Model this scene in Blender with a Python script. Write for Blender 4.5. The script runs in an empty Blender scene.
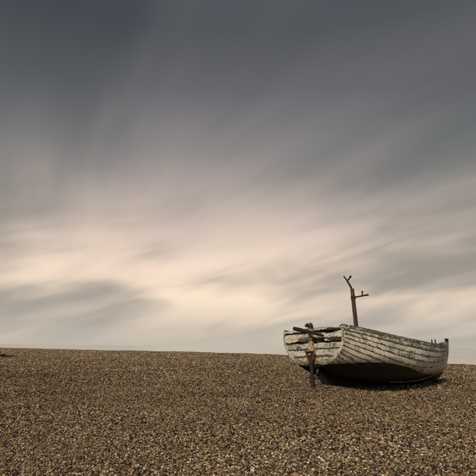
import bpy, bmesh, math, random
import numpy as np
from mathutils import Vector, Matrix

random.seed(7)
RNG = np.random.default_rng(11)
scene = bpy.context.scene
COL = scene.collection
R = math.radians

# ------------------------------------------------------------------ camera
EYE = Vector((0.0, 0.0, 1.0))
F_PX = 476.0                      # focal length in photograph pixels (476 wide)
PITCH = math.atan((346.4 - 238.0) / F_PX)
ROLL = math.atan(5.0 / 476.0)     # horizon drops to the right
cam_data = bpy.data.cameras.new('camera')
cam_data.sensor_width = 36.0
cam_data.lens = 36.0 * F_PX / 476.0
cam_data.clip_start = 0.05
cam_data.clip_end = 60000.0
cam = bpy.data.objects.new('camera', cam_data)
COL.objects.link(cam)
CAM_ROT = Matrix.Rotation(math.pi / 2 + PITCH, 3, 'X') @ Matrix.Rotation(ROLL, 3, 'Z')
cam.matrix_world = Matrix.Translation(EYE) @ CAM_ROT.to_4x4()
scene.camera = cam

# ------------------------------------------------------------------ node helper
class Nodes:
    def __init__(self, tree):
        self.t = tree; self.t.nodes.clear()
    def new(self, kind, **kw):
        n = self.t.nodes.new(kind)
        for k, v in kw.items():
            setattr(n, k, v)
        return n
    def put(self, sock, v):
        if v is None: return
        if isinstance(v, bpy.types.NodeSocket): self.t.links.new(v, sock)
        else:
            try: sock.default_value = v
            except Exception: sock.default_value = tuple(v) + (1.0,)
    def math(self, op, a, b=None, c=None, clamp=False):
        n = self.new('ShaderNodeMath', operation=op); n.use_clamp = clamp
        for i, v in enumerate((a, b, c)): self.put(n.inputs[i], v) if v is not None else None
        return n.outputs[0]
    def step(self, v, a, b, o0=0.0, o1=1.0):
        n = self.new('ShaderNodeMapRange', interpolation_type='SMOOTHSTEP')
        for i, x in enumerate((v, a, b, o0, o1)): self.put(n.inputs[i], x)
        return n.outputs[0]
    def xyz(self, x, y, z):
        n = self.new('ShaderNodeCombineXYZ')
        for i, v in enumerate((x, y, z)): self.put(n.inputs[i], v)
        return n.outputs[0]
    def sep(self, v):
        n = self.new('ShaderNodeSeparateXYZ'); self.put(n.inputs[0], v); return n.outputs
    def noise(self, vec, scale, detail=4.0, rough=0.55, dist=0.0, lac=2.0):
        n = self.new('ShaderNodeTexNoise')
        self.put(n.inputs['Vector'], vec); self.put(n.inputs['Scale'], scale)
        self.put(n.inputs['Detail'], detail); self.put(n.inputs['Roughness'], rough)
        self.put(n.inputs['Distortion'], dist); self.put(n.inputs['Lacunarity'], lac)
        return n.outputs
    def ramp(self, fac, stops, interp='LINEAR'):
        n = self.new('ShaderNodeValToRGB'); cr = n.color_ramp; cr.interpolation = interp
        while len(cr.elements) < len(stops): cr.elements.new(0.5)
        for e, (p, c) in zip(cr.elements, stops):
            e.position = p; e.color = (c[0], c[1], c[2], 1.0)
        self.put(n.inputs[0], fac)
        return n.outputs[0]
    def mix(self, f, a, b, blend='MIX'):
        n = self.new('ShaderNodeMix', data_type='RGBA', blend_type=blend)
        self.put(n.inputs[0], f); self.put(n.inputs[6], a if isinstance(a, bpy.types.NodeSocket) else (*a, 1.0))
        self.put(n.inputs[7], b if isinstance(b, bpy.types.NodeSocket) else (*b, 1.0))
        return n.outputs[2]
    def attr(self, name, out='Fac', kind='GEOMETRY'):
        n = self.new('ShaderNodeAttribute', attribute_name=name, attribute_type=kind)
        return n.outputs[out]

# ------------------------------------------------------------------ sky
SUN_AZ = R(204.0)       # clockwise from +Y (the view direction): behind the camera
SUN_EL = R(40.0)
world = bpy.data.worlds.new('World'); scene.world = world; world.use_nodes = True
W = Nodes(world.node_tree)
geo = W.new('ShaderNodeTexCoord').outputs['Generated']
dx, dy, dz = W.sep(geo)
h = W.math('MAXIMUM', dz, 0.0)
WIND = R(-27.0)
SEED = 12.2
den = W.math('ADD', h, 0.13)
pu = W.math('DIVIDE', dx, den); pv = W.math('DIVIDE', dy, den)
along = W.math('ADD', W.math('MULTIPLY', pu, math.sin(WIND)), W.math('MULTIPLY', pv, math.cos(WIND)))
across = W.math('SUBTRACT', W.math('MULTIPLY', pu, math.cos(WIND)), W.math('MULTIPLY', pv, math.sin(WIND)))
broad = W.noise(W.xyz(W.math('MULTIPLY', across, 0.50), W.math('MULTIPLY', along, 0.30), SEED), 1.0, 2.0, 0.5, 0.5)[0]
streak = W.noise(W.xyz(W.math('MULTIPLY', across, 1.3), W.math('MULTIPLY', along, 0.32), SEED + 5.4), 1.0, 4.0, 0.5, 0.9)[0]
fine = W.noise(W.xyz(W.math('MULTIPLY', across, 4.2), W.math('MULTIPLY', along, 0.7), SEED + 9.0), 1.0, 3.0, 0.55, 0.4)[0]
# far cloud banks, seen edge-on low over the sea
az = W.math('ARCTAN2', dx, dy)
bank = W.noise(W.xyz(W.math('MULTIPLY', az, 2.4), W.math('SUBTRACT', W.math('MULTIPLY', dz, 9.0), W.math('MULTIPLY', az, 1.9)), SEED + 2.0), 1.0, 3.0, 0.45, 0.5)[0]
patch = W.noise(W.xyz(W.math('MULTIPLY', az, 5.0), W.math('SUBTRACT', W.math('MULTIPLY', dz, 21.0), W.math('MULTIPLY', az, 4.2)), SEED + 6.0), 1.0, 2.5, 0.45, 0.5)[0]
low = W.step(h, 0.06, 0.34, 1.0, 0.0)
s_hi = W.math('ADD', W.math('MULTIPLY', broad, 0.60), W.math('ADD', W.math('MULTIPLY', streak, 0.32), W.math('MULTIPLY', fine, 0.08)))
s_lo = W.math('ADD', W.math('MULTIPLY', broad, 0.20), W.math('ADD', W.math('MULTIPLY', streak, 0.08), W.math('ADD', W.math('MULTIPLY', bank, 0.36), W.math('MULTIPLY', patch, 0.36))))
s = W.math('ADD', W.math('MULTIPLY', s_hi, W.math('SUBTRACT', 1.0, low)), W.math('MULTIPLY', s_lo, low))
# the cloud is thinner towards the low glow over the sea
ga = W.math('DIVIDE', W.math('ADD', az, 0.05), 0.42)
glow = W.math('EXPONENT', W.math('MULTIPLY', W.math('MULTIPLY', ga, ga), -1.0))
s = W.math('ADD', s, W.math('MULTIPLY', W.math('SUBTRACT', glow, 0.62), 0.17))
s = W.step(s, 0.365, 0.63)
dark = W.ramp(h, [(0.0, (.50, .45, .385)), (.045, (.41, .375, .33)), (.137, (.33, .292, .25)), (.264, (.245, .228, .20)), (.387, (.150, .152, .148)),
                  (.495, (.088, .090, .094)), (.59, (.054, .060, .065)), (1.0, (.035, .045, .056))])
lite = W.ramp(h, [(0.0, (.57, .51, .435)), (.045, (.72, .605, .495)), (.10, (1.0, .785, .60)), (.17, (.91, .71, .565)), (.264, (.60, .485, .42)),
                  (.387, (.325, .285, .27)), (.495, (.185, .172, .18)), (.59, (.113, .114, .120)), (1.0, (.08, .085, .095))])
cloud = W.mix(s, dark, lite)
sky = W.new('ShaderNodeTexSky', sky_type='NISHITA')
sky.sun_disc = False; sky.sun_elevation = SUN_EL; sky.sun_rotation = SUN_AZ
sky.air_density = 1.2; sky.dust_density = 3.0
bg_sky = W.new('ShaderNodeBackground'); W.put(bg_sky.inputs[0], sky.outputs[0]); bg_sky.inputs[1].default_value = 0.06
bg_cloud = W.new('ShaderNodeBackground'); W.put(bg_cloud.inputs[0], cloud); bg_cloud.inputs[1].default_value = 0.63
mixs = W.new('ShaderNodeMixShader'); mixs.inputs[0].default_value = 0.94
W.t.links.new(bg_sky.outputs[0], mixs.inputs[1]); W.t.links.new(bg_cloud.outputs[0], mixs.inputs[2])
wo = W.new('ShaderNodeOutputWorld'); W.t.links.new(mixs.outputs[0], wo.inputs[0])

# ------------------------------------------------------------------ sun
sun_data = bpy.data.lights.new('sun', 'SUN'); sun_data.energy = 1.5; sun_data.angle = R(10.0)
sun_data.color = (1.0, 0.88, 0.70)
sun = bpy.data.objects.new('sun', sun_data); COL.objects.link(sun)
sd = Vector((math.sin(SUN_AZ) * math.cos(SUN_EL), math.cos(SUN_AZ) * math.cos(SUN_EL), math.sin(SUN_EL)))
sun.rotation_euler = sd.to_track_quat('Z', 'Y').to_euler(); sun.location = (0, -20, 30)

scene.view_settings.view_transform = 'Standard'
scene.view_settings.look = 'None'
scene.view_settings.exposure = 0.72
scene.view_settings.gamma = 1.0
scene.view_settings.use_curve_mapping = False
scene.render.engine = 'CYCLES'
scene.cycles.max_bounces = 6

# ------------------------------------------------------------------ helpers
def ray(px, py):
    """direction of a photograph pixel (476 x 476)"""
    return (CAM_ROT @ Vector(((px - 238.0) / F_PX, (238.0 - py) / F_PX, -1.0))).normalized()
def on_ground(px, py, z=0.0):
    d = ray(px, py); return EYE + d * ((z - EYE.z) / d.z)

def tag(o, label=None, cat=None, group=None, kind=None):
    if label: o['label'] = label
    if cat: o['category'] = cat
    if group: o['group'] = group
    if kind: o['kind'] = kind
    return o
def link(name, me, mat=None, parent=None, smooth=False):
    o = bpy.data.objects.new(name, me); COL.objects.link(o)
    if mat is not None and not me.materials: me.materials.append(mat)
    if parent is not None: o.parent = parent
    if smooth:
        for p in me.polygons: p.use_smooth = True
    return o
def from_bm(name, bm, mat, parent=None, smooth=False):
    me = bpy.data.meshes.new(name); bmesh.ops.recalc_face_normals(bm, faces=bm.faces); bm.to_mesh(me); bm.free()
    return link(name, me, mat, parent, smooth)
def from_data(name, v, f, mat, parent=None, smooth=False, attrs=None):
    me = bpy.data.meshes.new(name); me.from_pydata([tuple(p) for p in v], [], f); me.update()
    if attrs:
        for k, vals in attrs.items():
            a = me.attributes.new(k, 'FLOAT', 'POINT'); a.data.foreach_set('value', np.asarray(vals, dtype=np.float32))
    return link(name, me, mat, parent, smooth)
def tube(bm, pts, radii, n=12, cap=True, jitter=0.0):
    """swept round bar through pts"""
    pts = [Vector(p) for p in pts]; rings = []
    for i, p in enumerate(pts):
        d = (pts[min(i + 1, len(pts) - 1)] - pts[max(i - 1, 0)]).normalized()
        a = d.cross(Vector((0, 0, 1)))
        if a.length < 1e-3: a = d.cross(Vector((0, 1, 0)))
        a.normalize(); b = d.cross(a)
        r = radii[i] if isinstance(radii, (list, tuple)) else radii
        rings.append([bm.verts.new(p + (a * math.cos(2 * math.pi * k / n) + b * math.sin(2 * math.pi * k / n)) * r * (1 + random.uniform(-jitter, jitter))) for k in range(n)])
    for i in range(len(rings) - 1):
        for k in range(n):
            bm.faces.new((rings[i][k], rings[i][(k + 1) % n], rings[i + 1][(k + 1) % n], rings[i + 1][k]))
    if cap:
        bm.faces.new(rings[0][::-1]); bm.faces.new(rings[-1])
def box(bm, c, s, rot=None, bevel=0.0, jitter=0.0):
    r = bmesh.ops.create_cube(bm, size=1.0)
    M = Matrix.Translation(Vector(c)) @ (rot.to_4x4() if rot else Matrix.Identity(4)) @ Matrix.Diagonal((*s, 1.0))
    for v in r['verts']:
        v.co = M @ v.co
        if jitter: v.co += Vector([random.uniform(-jitter, jitter) for _ in range(3)])
    if bevel:
        es = list({e for v in r['verts'] for e in v.link_edges})
        bmesh.ops.bevel(bm, geom=es, offset=bevel, segments=2, affect='EDGES', profile=0.6)

def material(name):
    m = bpy.data.materials.new(name); m.use_nodes = True
    n = Nodes(m.node_tree)
    b = n.new('ShaderNodeBsdfPrincipled'); o = n.new('ShaderNodeOutputMaterial')
    n.t.links.new(b.outputs[0], o.inputs[0])
    return m, n, b
def bump(n, b, height, strength, dist):
    bp = n.new('ShaderNodeBump'); bp.inputs['Strength'].default_value = strength; bp.inputs['Distance'].default_value = dist
    n.put(bp.inputs['Height'], height); n.put(b.inputs['Normal'], bp.outputs[0])

# ------------------------------------------------------------------ materials: shore
PEB = [(0.0, (.010, .008, .006)), (.24, (.030, .021, .013)), (.36, (.125, .082, .045)), (.46, (.260, .175, .097)), (.60, (.42, .290, .160)),
       (.69, (.32, .165, .068)), (.77, (.48, .37, .225)), (.87, (.62, .495, .32)), (.96, (.76, .66, .50)), (1.0, (.84, .77, .64))]
m_pebble, n, b = material('pebble')
tint = n.attr('tint', 'Fac', 'INSTANCER')
oc = n.new('ShaderNodeTexCoord').outputs['Object']
sp = n.noise(oc, 2.2, 4, 0.6)[0]
c = n.ramp(tint, PEB)
c = n.mix(n.step(sp, .35, .75, 0.0, .45), c, n.mix(1.0, c, (.55, .5, .45), 'MULTIPLY'))
n.put(b.inputs['Base Color'], c); b.inputs['Roughness'].default_value = 0.55
bump(n, b, sp, .25, .2)

m_beach, n, b = material('shingle_bed')
pos = n.new('ShaderNodeNewGeometry').outputs['Position']
vor = n.new('ShaderNodeTexVoronoi', feature='F1'); n.put(vor.inputs['Vector'], pos); vor.inputs['Scale'].default_value = 26.0
vor2 = n.new('ShaderNodeTexVoronoi', feature='F1'); n.put(vor2.inputs['Vector'], pos); vor2.inputs['Scale'].default_value = 9.0
cr = n.sep(vor.outputs['Color'])[0]; cr2 = n.sep(vor2.outputs['Color'])[0]
patch = n.noise(pos, .35, 4, .6)[0]
t = n.math('ADD', n.math('MULTIPLY', cr, .68), n.math('MULTIPLY', cr2, .34))
t = n.math('ADD', t, n.math('MULTIPLY', n.math('SUBTRACT', patch, .5), .35), None, True)
n.put(b.inputs['Base Color'], n.ramp(t, PEB)); b.inputs['Roughness'].default_value = .7
bump(n, b, n.math('ADD', n.math('MULTIPLY', vor.outputs['Distance'], -.03), n.math('MULTIPLY', vor2.outputs['Distance'], -.05)), 1.0, 1.0)

m_sea, n, b = material('milky_sea')
pos = n.new('ShaderNodeNewGeometry').outputs['Position']
px_, py_, pz_ = n.sep(pos)
tone = n.noise(n.xyz(n.math('MULTIPLY', px_, .0016), n.math('MULTIPLY', py_, .011), 0.0), 1.0, 4, .55)[0]
n.put(b.inputs['Base Color'], n.mix(n.step(tone, .36, .64), (.66, .645, .60), (.82, .785, .72))); b.inputs['Roughness'].default_value = .25; b.inputs['IOR'].default_value = 1.33
wv = n.noise(pos, .05, 4, .5)[0]
bump(n, b, wv, .15, .5)

# ------------------------------------------------------------------ materials: boat
def wood_coords(n):
    return n.attr('u'), n.attr('w'), n.new('ShaderNodeObjectInfo').outputs['Random']
CREAM = (.78, .72, .60); GREYW = (.56, .54, .48); BARE = (.085, .068, .05); GREEN = (.10, .095, .06)

def hull_paint(name, wear=0.0, dark_amount=0.0, pink=False, waterline=True, blue=False, lichen=.45):
    m, n, b = material(name)
    u, w, rnd = wood_coords(n)
    off = n.math('MULTIPLY', rnd, 40.0)
    grain = n.noise(n.xyz(n.math('MULTIPLY', u, 2.2), n.math('MULTIPLY', w, 26.0), off), 1.0, 5, .65, .4)[0]
    blot = n.noise(n.xyz(n.math('MULTIPLY', u, 5.0), n.math('MULTIPLY', w, 9.0), off), 1.0, 6, .7, .5)[0]
    fleck = n.noise(n.xyz(n.math('MULTIPLY', u, 22.0), n.math('MULTIPLY', w, 40.0), off), 1.0, 4, .7)[0]
    big = n.noise(n.xyz(n.math('MULTIPLY', u, 1.1), n.math('MULTIPLY', w, 2.0), off), 1.0, 3, .5)[0]
    paint = n.mix(n.step(big, .4, .62), CREAM, GREYW)
    paint = n.mix(n.step(blot, .5, .75, 0, .55), paint, (.36, .31, .22))
    paint = n.mix(n.step(grain, .52, .7, 0, .5), paint, (.30, .27, .20))
    if pink: paint = n.mix(n.step(n.noise(n.xyz(u, w, 2.0), 4.5, 3, .5)[0], .52, .6, 0, .7), paint, (.52, .36, .34))
    if blue: paint = n.mix(n.step(n.noise(n.xyz(u, w, 5.0), 1.6, 3, .5)[0], .55, .62, 0, .7), paint, (.22, .28, .31))
    lich = n.noise(n.xyz(n.math('MULTIPLY', u, 13.0), n.math('MULTIPLY', w, 17.0), off), 1.0, 5, .72, .6)[0]
    paint = n.mix(n.step(lich, .50, .66, 0, lichen), paint, (.17, .165, .14))
    wood = n.mix(grain, BARE, GREEN)
    peel = n.math('ADD', n.math('MULTIPLY', blot, .38), n.math('ADD', n.math('MULTIPLY', fleck, .40), n.math('MULTIPLY', grain, .22)))
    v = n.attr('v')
    edge = n.math('ADD', n.step(v, 0.0, .18, .085, 0.0), n.step(v, .80, 1.0, 0.0, .12))  # edge wear, also painting the shadow under the laps into the colour
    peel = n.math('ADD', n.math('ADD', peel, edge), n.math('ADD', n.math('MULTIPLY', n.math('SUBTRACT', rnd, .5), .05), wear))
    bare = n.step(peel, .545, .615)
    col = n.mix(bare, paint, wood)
    if dark_amount: col = n.mix(n.step(n.math('ADD', blot, n.math('MULTIPLY', fleck, .3)), .62, .70, dark_amount, dark_amount * .1), col, (.035, .032, .024))
    moss = n.math('ADD', n.attr('moss'), n.math('MULTIPLY', n.math('SUBTRACT', n.math('ADD', blot, n.math('MULTIPLY', lich, .7)), .85), 2.4))
    col = n.mix(n.step(moss, .44, .60), col, n.mix(fleck, (.014, .013, .009), (.06, .054, .034)))
    col = n.mix(n.step(n.math('ADD', n.attr('rust'), n.math('SUBTRACT', blot, .5)), .45, .95, 0, .8), col, n.mix(blot, (.36, .17, .06), (.22, .085, .03)))
    rough = n.step(peel, .5, .65, .5, .85)
    if waterline:
        wl = n.math('ADD', n.attr('wl'), n.math('MULTIPLY', n.math('SUBTRACT', blot, .5), .07))
        scum = n.math('MULTIPLY', n.step(n.math('ADD', wl, n.math('MULTIPLY', n.math('SUBTRACT', big, .5), .25)), .02, .16, 1.0, 0.0), n.step(blot, .36, .56, .25, .85))
        col = n.mix(scum, col, (.17, .14, .085))   # weed stain left by the water
        tar = n.mix(n.step(blot, .5, .72, 0, .8), (.010, .009, .008), (.030, .023, .017))
        col = n.mix(n.step(wl, -.008, .010), tar, col)
    n.put(b.inputs['Base Color'], col); n.put(b.inputs['Roughness'], rough)
    b.inputs['Specular IOR Level'].default_value = .25
    bump(n, b, n.math('SUBTRACT', n.math('MULTIPLY', grain, .3), bare), .5, .006)
    return m
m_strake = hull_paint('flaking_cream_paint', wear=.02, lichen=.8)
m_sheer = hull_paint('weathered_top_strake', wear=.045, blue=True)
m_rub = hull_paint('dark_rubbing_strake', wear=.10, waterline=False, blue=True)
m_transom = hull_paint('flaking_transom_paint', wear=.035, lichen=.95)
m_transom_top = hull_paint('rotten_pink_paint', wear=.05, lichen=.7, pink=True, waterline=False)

def bare_wood(name, c0, c1, rough=.8, sx=3.0, sz=30.0):
    m, n, b = material(name)
    oc = n.new('ShaderNodeTexCoord').outputs['Object']
    x, y, z = n.sep(oc)
    g = n.noise(n.xyz(n.math('MULTIPLY', x, sz), n.math('MULTIPLY', y, sz), n.math('MULTIPLY', z, sx)), 1.0, 5, .65, .3)[0]
    g2 = n.noise(oc, 14.0, 4, .6)[0]
    c = n.mix(n.step(g, .35, .65), c0, c1)
    c = n.mix(n.step(g2, .55, .75, 0, .6), c, tuple(k * .45 for k in c0))
    n.put(b.inputs['Base Color'], c); b.inputs['Roughness'].default_value = rough
    b.inputs['Specular IOR Level'].default_value = .25
    bump(n, b, g, .6, .01)
    return m
m_mast = bare_wood('weathered_mast_wood', (.036, .026, .018), (.13, .088, .058))
m_dark = bare_wood('tarred_dark_wood', (.012, .011, .009), (.035, .029, .022))
m_keelwood = bare_wood('tarred_keel', (.010, .009, .008), (.024, .020, .016))
m_grey = bare_wood('grey_driftwood', (.07, .062, .05), (.16, .14, .11))
m_post = bare_wood('pale_sternpost', (.42, .37, .28), (.58, .52, .40), .7, 4.0, 12.0)

def metal(name, c0, c1, rough, met=0.0, scale=25.0):
    m, n, b = material(name)
    oc = n.new('ShaderNodeTexCoord').outputs['Object']
    g = n.noise(oc, scale, 5, .65)[0]
    n.put(b.inputs['Base Color'], n.mix(n.step(g, .4, .62), c0, c1)); b.inputs['Roughness'].default_value = rough
    b.inputs['Metallic'].default_value = met
    bump(n, b, g, .5, .006)
    return m
m_iron = metal('black_iron', (.010, .009, .008), (.026, .018, .013), .75)
m_rust = metal('rust', (.055, .022, .010), (.20, .075, .022), .85)
m_rust_dark = metal('dark_rust', (.018, .010, .007), (.06, .026, .014), .8)
m_bronze = metal('dull_propeller_bronze', (.045, .043, .038), (.115, .11, .10), .6, .3)
m_runner = metal('worn_runner', (.10, .09, .08), (.38, .33, .30), .4, .4, 7.0)

# rust-stained pale sternpost
m_stain, n, b = material('rust_stained_paint')
oc = n.new('ShaderNodeTexCoord').outputs['Object']
x, y, z = n.sep(oc)
g = n.noise(n.xyz(n.math('MULTIPLY', x, 14), n.math('MULTIPLY', y, 30), n.math('MULTIPLY', z, 5)), 1.0, 5, .65)[0]
g2 = n.noise(oc, 24.0, 5, .7)[0]
c = n.mix(n.step(g, .42, .6), (.58, .51, .38), (.47, .35, .20))
c = n.mix(n.step(g, .50, .62, 0, .85), c, (.30, .13, .045))
c = n.mix(n.step(g2, .52, .59), c, (.06, .05, .038))
n.put(b.inputs['Base Color'], c); b.inputs['Roughness'].default_value = .75
bump(n, b, g2, .5, .008)

# ------------------------------------------------------------------ shore: beach sheet, sea
SEA_Z = -2.6
CREST = np.array([(-420., 480.), (-200., 268.), (-120., 190.), (-72., 144.), (-34., 106.), (0., 71.), (9., 48.), (15., 30.), (19.5, 10.), (22., -10.), (25., -60.), (30., -400.)])
def crest_side(P):
    """signed distance to the crest line, positive on the sea side"""
    best = np.full(len(P), 1e9); sgn = np.ones(len(P))
    for a, c in zip(CREST[:-1], CREST[1:]):
        d = c - a; q = P - a
        t = np.clip((q @ d) / (d @ d), 0, 1); r = q - t[:, None] * d
        dist = np.hypot(r[:, 0], r[:, 1]); cr = d[0] * q[:, 1] - d[1] * q[:, 0]
        k = dist < best; best[k] = dist[k]; sgn[k] = np.where(cr[k] > 0, 1, -1)
    return best * sgn
WAV = [(RNG.uniform(0.25, 2.6), RNG.uniform(0, 6.28), RNG.uniform(0, 6.28)) for _ in range(26)]
BOAT = np.array([1.79, 11.25]); HEAD = R(37.6)
U = np.array([math.cos(HEAD), math.sin(HEAD)])
def ground_z(P):
    P = np.asarray(P, float); x, y = P[:, 0], P[:, 1]
    z = np.zeros(len(P))
    for k, a, ph in WAV:
        z += .015 / (k + .25) ** .9 * np.sin(k * (x * math.cos(a) + y * math.sin(a)) + ph)
    z *= np.exp(-np.hypot(x, y) / 120.0)
    # shingle heaped along the buried keel
    q = P - BOAT; s = q @ U; l = q[:, 0] * U[1] - q[:, 1] * U[0]
    z += (.075 + .10 * np.exp(-np.clip(s, 0, None) / 1.1)) * np.exp(-(l / .6) ** 2) * np.clip((s + .32) / .4, 0, 1) * np.exp(-np.clip(s - 5.6, 0, None) ** 2 / .5)
    e = crest_side(P)
    z -= np.where(e > 0, .16 * (np.sqrt(e * e + 4) - 2), 0)
    return np.maximum(z, SEA_Z - 1.5)

def axis(lo, hi, c, fine, grow):
    v = [c]; st = fine
    while v[-1] < hi: v.append(v[-1] + st); st = fine if abs(v[-1] - c) < 16 else st * grow
    st = fine; w = [c]
    while w[-1] > lo: w.append(w[-1] - st); st = fine if abs(w[-1] - c) < 16 else st * grow
    return np.array(w[:0:-1] + v)
gx = axis(-420, 420, 2.0, .16, 1.07); gy = axis(-420, 480, 12.0, .16, 1.07)
X, Y = np.meshgrid(gx, gy, indexing='ij'); P = np.stack([X.ravel(), Y.ravel()], 1)
V = np.column_stack([P, ground_z(P)])
ny = len(gy)
i, j = np.meshgrid(np.arange(len(gx) - 1), np.arange(ny - 1), indexing='ij')
q = (i * ny + j).ravel()
F = np.stack([q, q + ny, q + ny + 1, q + 1], 1)
me = bpy.data.meshes.new('beach'); me.from_pydata(V.tolist(), [], F.tolist()); me.update()
tag(link('beach', me, m_beach, smooth=True), 'brown shingle beach sloping away to the sea', 'beach', kind='structure')

S = 30000.0
tag(from_data('sea', [(-S, -S, SEA_Z), (S, -S, SEA_Z), (S, S, SEA_Z), (-S, S, SEA_Z)], [(0, 1, 2, 3)], m_sea),
    'pale milky sea along the horizon', 'sea', kind='structure')

# ------------------------------------------------------------------ loose shingle: one uncountable mass of real stones
peb_col = bpy.data.collections.new('pebble_shapes')
for k in range(8):
    bm = bmesh.new(); bmesh.ops.create_icosphere(bm, subdivisions=2 if k < 3 else 1, radius=.5)
    ax = Vector((random.uniform(.95, 1.25), random.uniform(.7, .95), random.uniform(.45, .7)))
    seed = Vector((k * 7.3, k * 1.7, k * 3.1))
    from mathutils import noise as mn
    for v in bm.verts:
        d = 1 + .35 * mn.noise(v.co * 2.2 + seed) + .12 * mn.noise(v.co * 5 + seed)
        v.co = Vector((v.co.x * ax.x, v.co.y * ax.y, v.co.z * ax.z)) * d
    me = bpy.data.meshes.new('pebble'); bm.to_mesh(me); bm.free(); me.materials.append(m_pebble)
    for p in me.polygons: p.use_smooth = k % 3 != 2
    peb_col.objects.link(bpy.data.objects.new('pebble', me))

def scatter(r0, r1, dens, size, spread):
    f = lambda y: .25 * y * y + 1.3 * y          # strip about the view, wide enough for a step to either side
    n = int(dens * 2 * (f(r1) - f(r0)))
    y = (-1.3 + np.sqrt(1.69 + RNG.uniform(f(r0), f(r1), n))) / .5
    P = np.stack([RNG.uniform(-1, 1, n) * (.5 * y + 1.3), y], 1)
    sz = size * np.exp(np.minimum(RNG.normal(0, spread, n), 2.0 * spread))
    return P, sz
bands = [(2.6, 5.0, 11500, .0092, .55), (5.0, 8.0, 8200, .0110, .52), (8.0, 12.0, 5000, .0138, .46), (12.0, 18.0, 1900, .0215, .42), (18.0, 28.0, 750, .032, .40),
         (28.0, 50.0, 250, .053, .36), (50.0, 90.0, 45, .10, .3)]
Ps, Ss = zip(*[scatter(*bd) for bd in bands])
P = np.concatenate(Ps); SZ = np.concatenate(Ss)
SZ *= 1 + .18 * np.sin(1.1 * P[:, 0] + .8 * P[:, 1] + 1.5 * np.sin(.7 * P[:, 1])) * np.sin(.9 * P[:, 1] - .35 * P[:, 0])   # coarse and fine patches
keep = crest_side(P) < 6.0
P, SZ = P[keep], SZ[keep]; NP = len(P)
Z = ground_z(P) + np.minimum(SZ, .05) * RNG.uniform(-.3, 1.0, NP)
tint = RNG.uniform(0, 1, NP)
pt = np.zeros(NP)
for k in range(14):
    kk = RNG.uniform(.4, 5.0); a = RNG.uniform(0, 6.28); ph = RNG.uniform(0, 6.28)
    pt += np.sin(kk * (P[:, 0] * math.cos(a) + P[:, 1] * math.sin(a)) + ph)
tint = np.clip(.465 + (tint - .5) * .92 + pt * .012 + (RNG.uniform(0, 1, NP) > .985) * .3 - np.clip(SZ / np.median(SZ) - 1.6, 0, 1) * .12 * (SZ < .05), 0, 1)
me = bpy.data.meshes.new('shingle'); me.vertices.add(NP)
me.vertices.foreach_set('co', np.column_stack([P, Z]).astype(np.float32).ravel())
for nm, vals in (('size', SZ), ('tint', tint)):
    a = me.attributes.new(nm, 'FLOAT', 'POINT'); a.data.foreach_set('value', vals.astype(np.float32))
rot = np.column_stack([RNG.normal(0, .35, NP), RNG.normal(0, .35, NP), RNG.uniform(0, 6.28, NP)]).astype(np.float32)
a = me.attributes.new('turn', 'FLOAT_VECTOR', 'POINT'); a.data.foreach_set('vector', rot.ravel())
shingle = link('shingle', me, m_pebble)
tag(shingle, 'loose brown and grey beach pebbles covering the shore', 'pebbles', kind='stuff')
ng = bpy.data.node_groups.new('spread_pebbles', 'GeometryNodeTree')
ng.interface.new_socket('Geometry', in_out='INPUT', socket_type='NodeSocketGeometry')
ng.interface.new_socket('Geometry', in_out='OUTPUT', socket_type='NodeSocketGeometry')
gi = ng.nodes.new('NodeGroupInput'); go = ng.nodes.new('NodeGroupOutput')
ci = ng.nodes.new('GeometryNodeCollectionInfo'); ci.inputs['Collection'].default_value = peb_col
ci.inputs['Separate Children'].default_value = True; ci.inputs['Reset Children'].default_value = True
ip = ng.nodes.new('GeometryNodeInstanceOnPoints'); ip.inputs['Pick Instance'].default_value = True
def named(nm, dt):
    k = ng.nodes.new('GeometryNodeInputNamedAttribute'); k.data_type = dt; k.inputs[0].default_value = nm; return k.outputs['Attribute']
ng.links.new(gi.outputs[0], ip.inputs['Points']); ng.links.new(ci.outputs[0], ip.inputs['Instance'])
e2r = ng.nodes.new('FunctionNodeEulerToRotation'); ng.links.new(named('turn', 'FLOAT_VECTOR'), e2r.inputs[0])
ng.links.new(e2r.outputs[0], ip.inputs['Rotation']); ng.links.new(named('size', 'FLOAT'), ip.inputs['Scale'])
ng.links.new(ip.outputs[0], go.inputs[0])
md = shingle.modifiers.new('pebbles', 'NODES'); md.node_group = ng

# ------------------------------------------------------------------ the boat
boat = bpy.data.objects.new('fishing_boat', None); COL.objects.link(boat)
boat.location = (BOAT[0], BOAT[1], 0.0); HEEL = R(-3.0); boat.rotation_euler = (HEEL, 0, HEAD)
tag(boat, 'old clinker wooden fishing boat with flaking white paint and stump mast stranded on the shingle', 'boat')
L = 5.90
def smooth_interp(xs, ys):
    xs = np.array(xs, float); ys = np.array(ys, float)
    m = np.gradient(ys, xs)
    def f(x):
        x = np.clip(x, xs[0], xs[-1]); k = np.clip(np.searchsorted(xs, x) - 1, 0, len(xs) - 2)
        hh = xs[k + 1] - xs[k]; t = (x - xs[k]) / hh
        return ((1 + 2 * t) * (1 - t) ** 2 * ys[k] + t * (1 - t) ** 2 * hh * m[k] + t * t * (3 - 2 * t) * ys[k + 1] + t * t * (t - 1) * hh * m[k + 1])
    return f
half_beam = smooth_interp([0, .15, .35, .55, .72, .85, .94, 1.0], [.905, 1.02, 1.10, 1.01, .75, .44, .185, .035])
sheer_z = smooth_interp([0, .1, .3, .5, .7, .85, 1.0], [1.42, 1.35, 1.185, 1.075, 1.03, 1.06, 1.17])
rabbet_z = smooth_interp([0, .08, .2, .35, .5, .7, .85, 1.0], [.60, .43, .27, .17, .12, .08, .05, .03])
water_z = smooth_interp([0, .6, 1.4, 2.0, 2.8, 3.8, 4.8, 6.0], [.61, .635, .60, .515, .375, .30, .30, .325])
stem_in = smooth_interp([0.0, .08, .18, .3, .5, .8, 1.2], [1.45, 1.05, .78, .58, .33, .13, 0.0])
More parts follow.
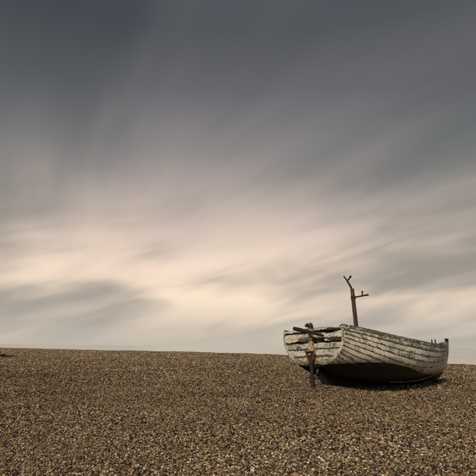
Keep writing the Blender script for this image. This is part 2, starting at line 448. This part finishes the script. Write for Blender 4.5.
fA = smooth_interp([0, .1, .3, .6, .85, 1.0], [.70, 1.04, .98, .70, .40, .5])
fB = smooth_interp([0, .3, .6, .85, 1.0], [1.12, 1.10, 1.08, .98, 1.0])
dA = smooth_interp([0, .1, .3, .6, .85, 1.0], [.03, .0, .02, .06, .12, .2])
def section(t, s):
    """starboard half section: s 0 keel .. 1 sheer -> (x, y>0, z)"""
    bb, zs, zk = half_beam(t), sheer_z(t), rabbet_z(t); hh = zs - zk
    p0 = (.045 * (1 - t) + .03 * t, zk); p1 = (bb * fA(t), zk + dA(t) * hh); p2 = (bb * fB(t), zk + .42 * hh); p3 = (bb, zs)
    a, b_, c_, d_ = (1 - s) ** 3, 3 * s * (1 - s) ** 2, 3 * s * s * (1 - s), s ** 3
    y = a * p0[0] + b_ * p1[0] + c_ * p2[0] + d_ * p3[0]
    z = a * p0[1] + b_ * p1[1] + c_ * p2[1] + d_ * p3[1]
    return np.array((t * (L - stem_in(z)), y, z))
def arc_table(t):
    ss = np.linspace(0, 1, 60); q = np.array([section(t, s) for s in ss])
    d = np.concatenate([[0], np.cumsum(np.hypot(np.diff(q[:, 1]), np.diff(q[:, 2])))])
    return ss, d / d[-1], d[-1]
NT = 56
TS = np.concatenate([np.linspace(0, .8, 36), np.linspace(.8, 1, 21)[1:]])
TAB = [arc_table(t) for t in TS]
def hull_pt(k, frac, off, side):
    """point at station k, arc fraction frac, offset outward"""
    t = TS[k]; ss, aa, _ = TAB[k]
    s = np.interp(frac, aa, ss); e = .01
    p = section(t, s); q0, q1 = section(t, max(s - e, 0)), section(t, min(s + e, 1))
    ta, tb = max(t - .01, 0), min(t + .01, 1)
    du = section(tb, s) - section(ta, s); dv = q1 - q0
    nrm = np.cross(dv, du); nrm /= np.linalg.norm(nrm) + 1e-9
    if nrm[1] < 0: nrm = -nrm
    p = p + nrm * off
    return (p[0], -side * p[1], p[2])      # side +1 = starboard = -y
N_STRAKE = 14
def edge_frac(i, t): return (i / N_STRAKE) ** (.74 + .95 * t)     # boards narrow towards the stern at the top, towards the stem at the bottom
TH = .025
def strake(i, side):
    v, fc, au, av, aw, awl = [], [], [], [], [], []
    ph = random.uniform(0, 50)
    for k, t in enumerate(TS):
        f0, f1 = edge_frac(i, t), edge_frac(i + 1, t)
        taper = 1.0 - .75 * max(0, (t - .9) / .1)
        ov = .018 * taper if i else 0.0
        wob = .0012 * mn.noise(Vector((t * 40, ph, 0))) * (1 if t < .97 else 0)
        chip = max(0.0, mn.noise(Vector((t * 70, ph + 9, 0))) - .38) * .03 * taper
        rows = [(f0 - ov + wob + chip, TH * 2.0 * taper, 0.0), (f0 + (f1 - f0) * .33, TH * 1.7 * taper, .33), (f0 + (f1 - f0) * .67, TH * 1.3 * taper, .67), (f1, TH * 1.0 * taper, 1.0),
                (f1, 0.0, 1.0), (f0 - ov + wob + chip, TH * .9 * taper, 0.0)]
        for fr, off, vv in rows:
            p = hull_pt(k, min(max(fr, 0), 1), off + .002 * mn.noise(Vector((t * 25, fr * 9, ph))), side)
            v.append(p); au.append(p[0]); av.append(vv); aw.append((f0 + (f1 - f0) * vv) * TAB[k][2]); awl.append(p[2] - float(water_z(p[0])))
    m = 6
    for k in range(len(TS) - 1):
        for r in range(m):
            a, b_ = k * m + r, k * m + (r + 1) % m
            fc.append((a, b_, b_ + m, a + m) if side > 0 else (a, a + m, b_ + m, b_))
    fc.append(tuple(range(m))); last = (len(TS) - 1) * m
    fc.append(tuple(range(last + m - 1, last - 1, -1)))
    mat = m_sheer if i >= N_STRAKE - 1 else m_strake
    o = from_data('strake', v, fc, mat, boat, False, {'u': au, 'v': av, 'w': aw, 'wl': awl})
    bm = bmesh.new(); bm.from_mesh(o.data); bmesh.ops.recalc_face_normals(bm, faces=bm.faces); bm.to_mesh(o.data); bm.free()
    return o
for side in (1, -1):
    for i in range(N_STRAKE): strake(i, side)

# rubbing strakes and gunwales: swept rectangular rails along the sheer
def rail(name, frac0, frac1, o0, o1, side, mat, lift=0.0, t0=0, t1=None):
    v, fc, au, av, aw = [], [], [], [], []
    ks = range(t0, len(TS) if t1 is None else t1)
    for k in ks:
        t = TS[k]; tp = 1.0 - .6 * max(0, (t - .93) / .07)
        for (fr, off, vv) in ((frac0, o0 * tp, 0.), (frac0, o1 * tp, .0), (frac1, o1 * tp, 1.), (frac1, o0 * tp, 1.)):
            p = hull_pt(k, fr, off, side)
            p = (p[0], p[1], p[2] + (lift if vv > .5 else 0) + .003 * mn.noise(Vector((t * 60, vv * 3, side * 4.0))))
            v.append(p); au.append(p[0]); av.append(.5 + (vv - .5) * .6); aw.append(fr * TAB[k][2])
    m = 4; nk = len(v) // m
    for k in range(nk - 1):
        for r in range(m):
            a, b_ = k * m + r, k * m + (r + 1) % m
            fc.append((a, b_, b_ + m, a + m))
    fc.append((0, 1, 2, 3)); fc.append(tuple(range(len(v) - 1, len(v) - 5, -1)))
    o = from_data(name, v, fc, mat, boat, False, {'u': au, 'v': av, 'w': aw, 'wl': [1.0] * len(v)})
    bm = bmesh.new(); bm.from_mesh(o.data); bmesh.ops.recalc_face_normals(bm, faces=bm.faces); bm.to_mesh(o.data); bm.free()
    return o
for side in (1, -1):
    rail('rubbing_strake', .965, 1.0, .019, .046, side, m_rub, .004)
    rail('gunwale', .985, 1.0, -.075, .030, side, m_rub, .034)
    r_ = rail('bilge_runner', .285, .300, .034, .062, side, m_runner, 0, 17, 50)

# stem, keel, deadwood
def plate(name, outline, half, mat, bevel=.008):
    """thin timber in the centre plane from an (x, z) outline"""
    bm = bmesh.new(); vs = [bm.verts.new((x, -half, z)) for x, z in outline]
    f = bm.faces.new(vs); r = bmesh.ops.extrude_face_region(bm, geom=[f])
    for e in r['geom']:
        if isinstance(e, bmesh.types.BMVert): e.co.y = half
    bmesh.ops.bevel(bm, geom=[e for e in bm.edges], offset=bevel, segments=1, affect='EDGES')
    return from_bm(name, bm, mat, boat)
zz = np.linspace(.02, 1.20, 16)
front = [(L - float(stem_in(min(z, 1.2))) + .055, z) for z in zz]; back = [(L - float(stem_in(min(z, 1.2))) - .06, z) for z in zz[::-1]]
stem_me = plate('stem', front + back, .042, m_strake)
at = stem_me.data
co = np.array([v.co[:] for v in at.vertices])
for nm, vals in (('u', co[:, 2]), ('w', co[:, 0]), ('v', np.full(len(co), .5)), ('wl', co[:, 2] - water_z(co[:, 0]))):
    a = at.attributes.new(nm, 'FLOAT', 'POINT'); a.data.foreach_set('value', np.asarray(vals, np.float32))
bm = bmesh.new(); box(bm, (L + .0, 0, 1.235), (.085, .075, .13), None, .010, .006); from_bm('stem_head', bm, m_dark, boat)
kx = np.linspace(.30, L - 1.2, 14)
plate('keel', [(.30, .0)] + [(x, max(float(rabbet_z(x / L)) + .03, .05)) for x in kx] + [(L - 1.2, -.06), (.30, -.03)], .048, m_keelwood)

# transom: separate boards cut to the stern section
ss = np.linspace(0, 1, 80); st = np.array([section(0.0, s) for s in ss])
def stern_half(z): return float(np.interp(z, st[:, 2], st[:, 1])) - .004
zb, zt = st[0, 2] + .004, st[-1, 2]
transom = None
def rot_side(y): return .8 if y < -.05 else .3
def transom_board(name, z0, z1, x0, x1, mat, parent, ragged0=0.0, ragged1=0.0, ph=0.0, crown=0.0, y0=-9, y1=9):
    """board between heights z0 and z1, thickness x0..x1, ends cut to the hull"""
    NY, NZ = 44, 5; v, fc, att = [], [], {'u': [], 'v': [], 'w': [], 'wl': [], 'moss': [], 'rust': []}
    for xx in (x0, x1):
        for jz in range(NZ):
            g = jz / (NZ - 1)
            for iy in range(NY):
                e = -1 + 2 * iy / (NY - 1)
                zc = z0 + (z1 - z0) * g; hw = stern_half(min(max(zc, zb), zt))
                y = max(min(e * hw, y1), y0)
                z = zc
                if jz == 0 and ragged0: z += ragged0 * rot_side(y) * max(0, mn.noise(Vector((y * 5 + ph, 1.3, 0))) + .35 * mn.noise(Vector((y * 17 + ph, 4.3, 0))) + .1)
                if jz == NZ - 1 and ragged1: z -= ragged1 * rot_side(y) * max(0, mn.noise(Vector((y * 4.3 + ph, 7.7, 0))) + .4 * mn.noise(Vector((y * 15 + ph, 2.2, 0))) + .1)
                z += crown * (1 - (y / .95) ** 2) * (g if jz else 0)
                v.append((xx + .004 * mn.noise(Vector((y * 3, z * 6, ph))), y, z))
                att['u'].append(y); att['v'].append(g); att['w'].append(z); att['wl'].append(z - .625)
                near = max(math.exp(-((z - 1.355) / .05) ** 2), math.exp(-((z - (1.15 if y < 0 else 1.115)) / (.055 if y < 0 else .02)) ** 2))
                att['moss'].append(near * (.80 if y < -.04 else .5) if z0 > .9 else .10)
                att['rust'].append(math.exp(-((y + .04) / .10) ** 2) * (1.0 if .62 < z < .97 else .45))
    def idx(s_, jz, iy): return s_ * NY * NZ + jz * NY + iy
    for jz in range(NZ - 1):
        for iy in range(NY - 1):
            fc.append((idx(0, jz, iy), idx(0, jz, iy + 1), idx(0, jz + 1, iy + 1), idx(0, jz + 1, iy)))
            fc.append((idx(1, jz, iy), idx(1, jz + 1, iy), idx(1, jz + 1, iy + 1), idx(1, jz, iy + 1)))
    for iy in range(NY - 1):
        fc.append((idx(0, 0, iy), idx(1, 0, iy), idx(1, 0, iy + 1), idx(0, 0, iy + 1)))
        fc.append((idx(0, NZ - 1, iy), idx(0, NZ - 1, iy + 1), idx(1, NZ - 1, iy + 1), idx(1, NZ - 1, iy)))
    for jz in range(NZ - 1):
        fc.append((idx(0, jz, 0), idx(0, jz + 1, 0), idx(1, jz + 1, 0), idx(1, jz, 0)))
        fc.append((idx(0, jz, NY - 1), idx(1, jz, NY - 1), idx(1, jz + 1, NY - 1), idx(0, jz + 1, NY - 1)))
    o = from_data(name, v, fc, mat, parent, False, att)
    bm = bmesh.new(); bm.from_mesh(o.data); bmesh.ops.remove_doubles(bm, verts=bm.verts, dist=.0004); bmesh.ops.recalc_face_normals(bm, faces=bm.faces); bm.to_mesh(o.data); bm.free()
    return o
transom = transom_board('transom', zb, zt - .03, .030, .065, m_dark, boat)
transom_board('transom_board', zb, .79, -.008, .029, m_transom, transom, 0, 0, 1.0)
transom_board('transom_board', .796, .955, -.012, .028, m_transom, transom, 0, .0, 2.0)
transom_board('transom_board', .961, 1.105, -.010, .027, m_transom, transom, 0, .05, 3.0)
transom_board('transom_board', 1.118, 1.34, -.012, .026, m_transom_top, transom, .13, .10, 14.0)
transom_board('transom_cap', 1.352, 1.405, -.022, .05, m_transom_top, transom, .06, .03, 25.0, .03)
# pale rim round the stern where the plank ends are capped
def rim(side):
    v, fc, att = [], [], {'u': [], 'v': [], 'w': [], 'wl': []}
    sel = np.linspace(.30, 1.0, 30); ns = len(sel)
    for s_ in sel:
        p = section(0.0, s_); e = section(0.0, min(s_ + .01, 1)) - section(0.0, max(s_ - .01, 0)); e /= np.linalg.norm(e)
        nn = np.array((0, e[2], -e[1]))
        for (xx, o_) in ((-.018, -.022), (-.018, .026), (.012, .030), (.012, -.022)):
            qd = p + nn * o_; v.append((xx, -side * qd[1], qd[2]))
            att['u'].append(s_ * 1.5); att['v'].append(.5); att['w'].append(qd[1]); att['wl'].append(qd[2] - .625)
    for k in range(ns - 1):
        for r in range(4):
            a, b_ = k * 4 + r, k * 4 + (r + 1) % 4
            fc.append((a, b_, b_ + 4, a + 4))
    fc.append((0, 1, 2, 3)); fc.append(tuple(range(ns * 4 - 1, ns * 4 - 5, -1)))
    o = from_data('stern_rim', v, fc, m_transom, transom, False, att)
    bm = bmesh.new(); bm.from_mesh(o.data); bmesh.ops.recalc_face_normals(bm, faces=bm.faces); bm.to_mesh(o.data); bm.free()
for side in (1, -1): rim(side)

# sternpost, rudder head, bracket, tiller, propeller
bm = bmesh.new(); box(bm, (-.050, 0, 1.09), (.074, .105, .72), None, .012, .006)
post = from_bm('sternpost', bm, m_stain, boat)
bm = bmesh.new(); tube(bm, [(-.05, -.015, 1.43), (-.05, -.02, 1.48), (-.052, -.022, 1.525), (-.05, -.03, 1.555)], [.062, .056, .050, .030], 9, True, .16)
from_bm('rudder_head', bm, m_transom_top, boat)
bm = bmesh.new()
tube(bm, [(-.06, -.09, 1.47), (-.10, -.02, 1.475), (-.085, .07, 1.485), (-.05, .13, 1.50)], [.022, .030, .028, .036], 8, True, .2)
tube(bm, [(-.075, .055, 1.48), (-.07, .06, 1.53), (-.07, .075, 1.55)], [.026, .024, .016], 8, True, .2)
from_bm('iron_clamp', bm, m_iron, boat)
bm = bmesh.new(); box(bm, (-.052, .0, 1.165), (.086, .145, .035), None, .006, .004); from_bm('iron_strap', bm, m_rust, boat)
# triangular rusty gudgeon with rolled rim
bm = bmesh.new()
tri = [(.135, .905), (-.135, .905), (-.040, .665), (.040, .665)]
vs = [bm.verts.new((-.092, y, z)) for y, z in tri]; f = bm.faces.new(vs)
r = bmesh.ops.extrude_face_region(bm, geom=[f])
for e in r['geom']:
    if isinstance(e, bmesh.types.BMVert): e.co.x = -.104
gud = from_bm('gudgeon_bracket', bm, m_rust_dark, boat); gud['label'] = 'rusty triangular iron bracket'
bm = bmesh.new()
for a, c in zip(tri, tri[1:] + tri[:1]): tube(bm, [(-.110, a[0], a[1]), (-.110, c[0], c[1])], .017, 8)
from_bm('bracket_rim', bm, m_rust, gud)
bm = bmesh.new(); tube(bm, [(-.104, 0, .84), (-.135, 0, .84)], .024, 10); from_bm('bolt', bm, m_stain, gud)
# iron rudder post and heel under the stern
bm = bmesh.new(); tube(bm, [(-.085, .0, .68), (-.082, .0, .45), (-.078, 0, .25), (-.07, .0, .0)], [.034, .042, .047, .055], 10, True, .2)
from_bm('rudder_post', bm, m_iron, boat)
bm = bmesh.new(); box(bm, (.12, 0, .015), (.50, .09, .055), None, .012, .004); from_bm('heel_iron', bm, m_iron, boat)
bm = bmesh.new(); box(bm, (.205, 0, .33), (.20, .085, .55), None, .012, .004); from_bm('deadwood', bm, m_keelwood, boat)
prop = None
bm = bmesh.new(); tube(bm, [(.115, 0, .33), (.05, 0, .33), (.005, 0, .33), (-.02, 0, .33)], [.045, .05, .04, .015], 14)
prop = from_bm('propeller', bm, m_bronze, boat, True)
for ang in (-24, -144, 96):
    bm = bmesh.new(); a = R(ang); ring_o, ring_i = [], []
    NB = 18
    front_v, back_v = [], []
    for k in range(NB):
        th = 2 * math.pi * k / NB
        rr =   .045 + .085 * (1 + math.cos(th)); ww = .066 * math.sin(th) * (0.75 + .25 * math.cos(th))
        tw = .55 - 1.6 * (rr - .04)
        lx, lt = ww * math.sin(tw) , ww * math.cos(tw)
        y = -math.sin(-a) * rr + math.cos(a) * lt * 1.0; z = math.cos(a) * rr - math.sin(a) * lt
        y = math.sin(a) * rr + math.cos(a) * lt
        front_v.append(bm.verts.new((.035 + lx - .006, y, .33 + z))); back_v.append(bm.verts.new((.035 + lx + .008, y, .33 + z)))
    bm.faces.new(front_v); bm.faces.new(back_v[::-1])
    for k in range(NB): bm.faces.new((front_v[k], back_v[k], back_v[(k + 1) % NB], front_v[(k + 1) % NB]))
    from_bm('blade', bm, m_bronze, prop)
# dark bar slanting across the transom
bm = bmesh.new()
p0, p1 = Vector((-.30, .30, 1.445)), Vector((-.065, -.42, 1.235))
tube(bm, [p0.lerp(p1, k / 12) + Vector((0, 0, .008 * mn.noise(Vector((k * .7, 0, 0))))) for k in range(13)], [.034] + [.047 - .0016 * k for k in range(11)] + [.016], 12, True, .10)
til = from_bm('tiller', bm, m_dark, boat); til['label'] = 'dark weathered bar slanting across the transom'

# mast with iron fork and side arm
MX = 1.66
mb, mt = Vector((MX, -.01, .35)), Vector((MX - .02, .035, 2.50))
bm = bmesh.new(); tube(bm, [mb.lerp(mt, k / 8) for k in range(9)], [.060 - .0014 * k for k in range(9)], 14, True, .03)
mast = from_bm('mast', bm, m_mast, boat, True)
def mast_px(px, py):
    """point on the mast's plane (through the mast, facing the camera) in boat space"""
    d = ray(px, py); org = Vector((BOAT[0], BOAT[1], 0)); rotb = Matrix.Rotation(HEAD, 3, 'Z') @ Matrix.Rotation(HEEL, 3, 'X')
    pm = org + rotb @ mt; nrm = Vector((pm.x, pm.y, 0)).normalized()
    w = EYE + d * ((pm - EYE).dot(nrm) / d.dot(nrm))
    return rotb.inverted() @ (w - org)
bm = bmesh.new()
tube(bm, [mast_px(352.4, 292), mast_px(351.4, 288), mast_px(347.2, 280.6), mast_px(343.6, 276)], [.030, .027, .023, .017], 9, True, .05)
fork = from_bm('mast_fork', bm, m_iron, mast)
bm = bmesh.new(); tube(bm, [mast_px(347.2, 281), mast_px(349.4, 278.4), mast_px(350.6, 276.4), mast_px(351.0, 275.6)], [.019, .021, .029, .020], 9, True, .05)
from_bm('fork_prong', bm, m_iron, mast)
bm = bmesh.new(); tube(bm, [mast_px(352.2, 297.6), mast_px(358, 296.7), mast_px(365, 295.3), mast_px(368.6, 294.8)], [.022, .019, .021, .026], 9, True, .05)
from_bm('side_arm', bm, m_iron, mast)
bm = bmesh.new(); tube(bm, [mast_px(362.2, 296), mast_px(362.2, 293.4), mast_px(362.3, 291.8), mast_px(362.4, 290.9)], [.017, .016, .026, .016], 9)
from_bm('arm_peg', bm, m_iron, mast)
bm = bmesh.new(); tube(bm, [mast_px(353.4, 299.4), mast_px(353.1, 296)], .062, 14); from_bm('mast_band', bm, m_rust_dark, mast)

# fittings along the rail
def rail_pos(t, side, inset=0.02):
    p = section(t, 1.0); return Vector((p[0], -side * (p[1] - inset), p[2] + .03))
for x in (.858 * L, .889 * L):
    bm = bmesh.new(); tube(bm, [(x, 0, .84), (x + .004, .003, 1.1), (x + .008, 0, 1.25), (x + .009, 0, 1.265)], [.022, .020, .017, .011], 9, True, .08); from_bm('mooring_bitt', bm, m_dark, boat)
bm = bmesh.new(); box(bm, (.874 * L, 0, .88), (.12, 2 * float(half_beam(.874)) - .04, .05), None, .006); from_bm('bitt_beam', bm, m_grey, boat)
# inside: thwarts, floor boards
for x in (1.3, 2.75, 4.2):
    t = x / L; hb = float(half_beam(t)) - .03
    bm = bmesh.new(); box(bm, (x, 0, float(sheer_z(t)) - .26), (.24, 2 * hb, .035), None, .006); from_bm('thwart', bm, m_grey, boat)
for k in range(-2, 3):
    bm = bmesh.new(); box(bm, (2.5, k * .17, .44), (2.6, .15, .025), None, .004, .003); from_bm('floor_board', bm, m_grey, boat)

# ------------------------------------------------------------------ small things on the shingle
g = on_ground(1.5, 357.6)
gz = float(ground_z([(g.x, g.y)])[0])
bm = bmesh.new()
tube(bm, [(-1.5, .2, .05), (-.9, .1, .09), (-.2, 0, .10), (.25, .02, .12), (.6, .1, .07), (1.05, .02, .06)], [.10, .12, .10, .085, .07, .03], 9, True, .22)
tube(bm, [(-.1, 0, .10), (.1, -.1, .2), (.25, -.12, .24)], [.06, .045, .02], 7, True, .2)
o = from_bm('driftwood', bm, m_dark); o.location = (g.x, g.y, gz)
tag(o, 'dark length of driftwood lying far off at the left edge of the beach', 'driftwood')

g = on_ground(437.5, 385.5); gz = float(ground_z([(g.x, g.y)])[0])
bm = bmesh.new(); box(bm, (0, 0, .03), (.20, .13, .11), Matrix.Rotation(.5, 3, 'Z') @ Matrix.Rotation(.12, 3, 'X'), .02, .015)
o = from_bm('timber_block', bm, m_dark); o.location = (g.x, g.y, gz)
tag(o, 'small dark timber block on the shingle in the shadow below the bow', 'block')
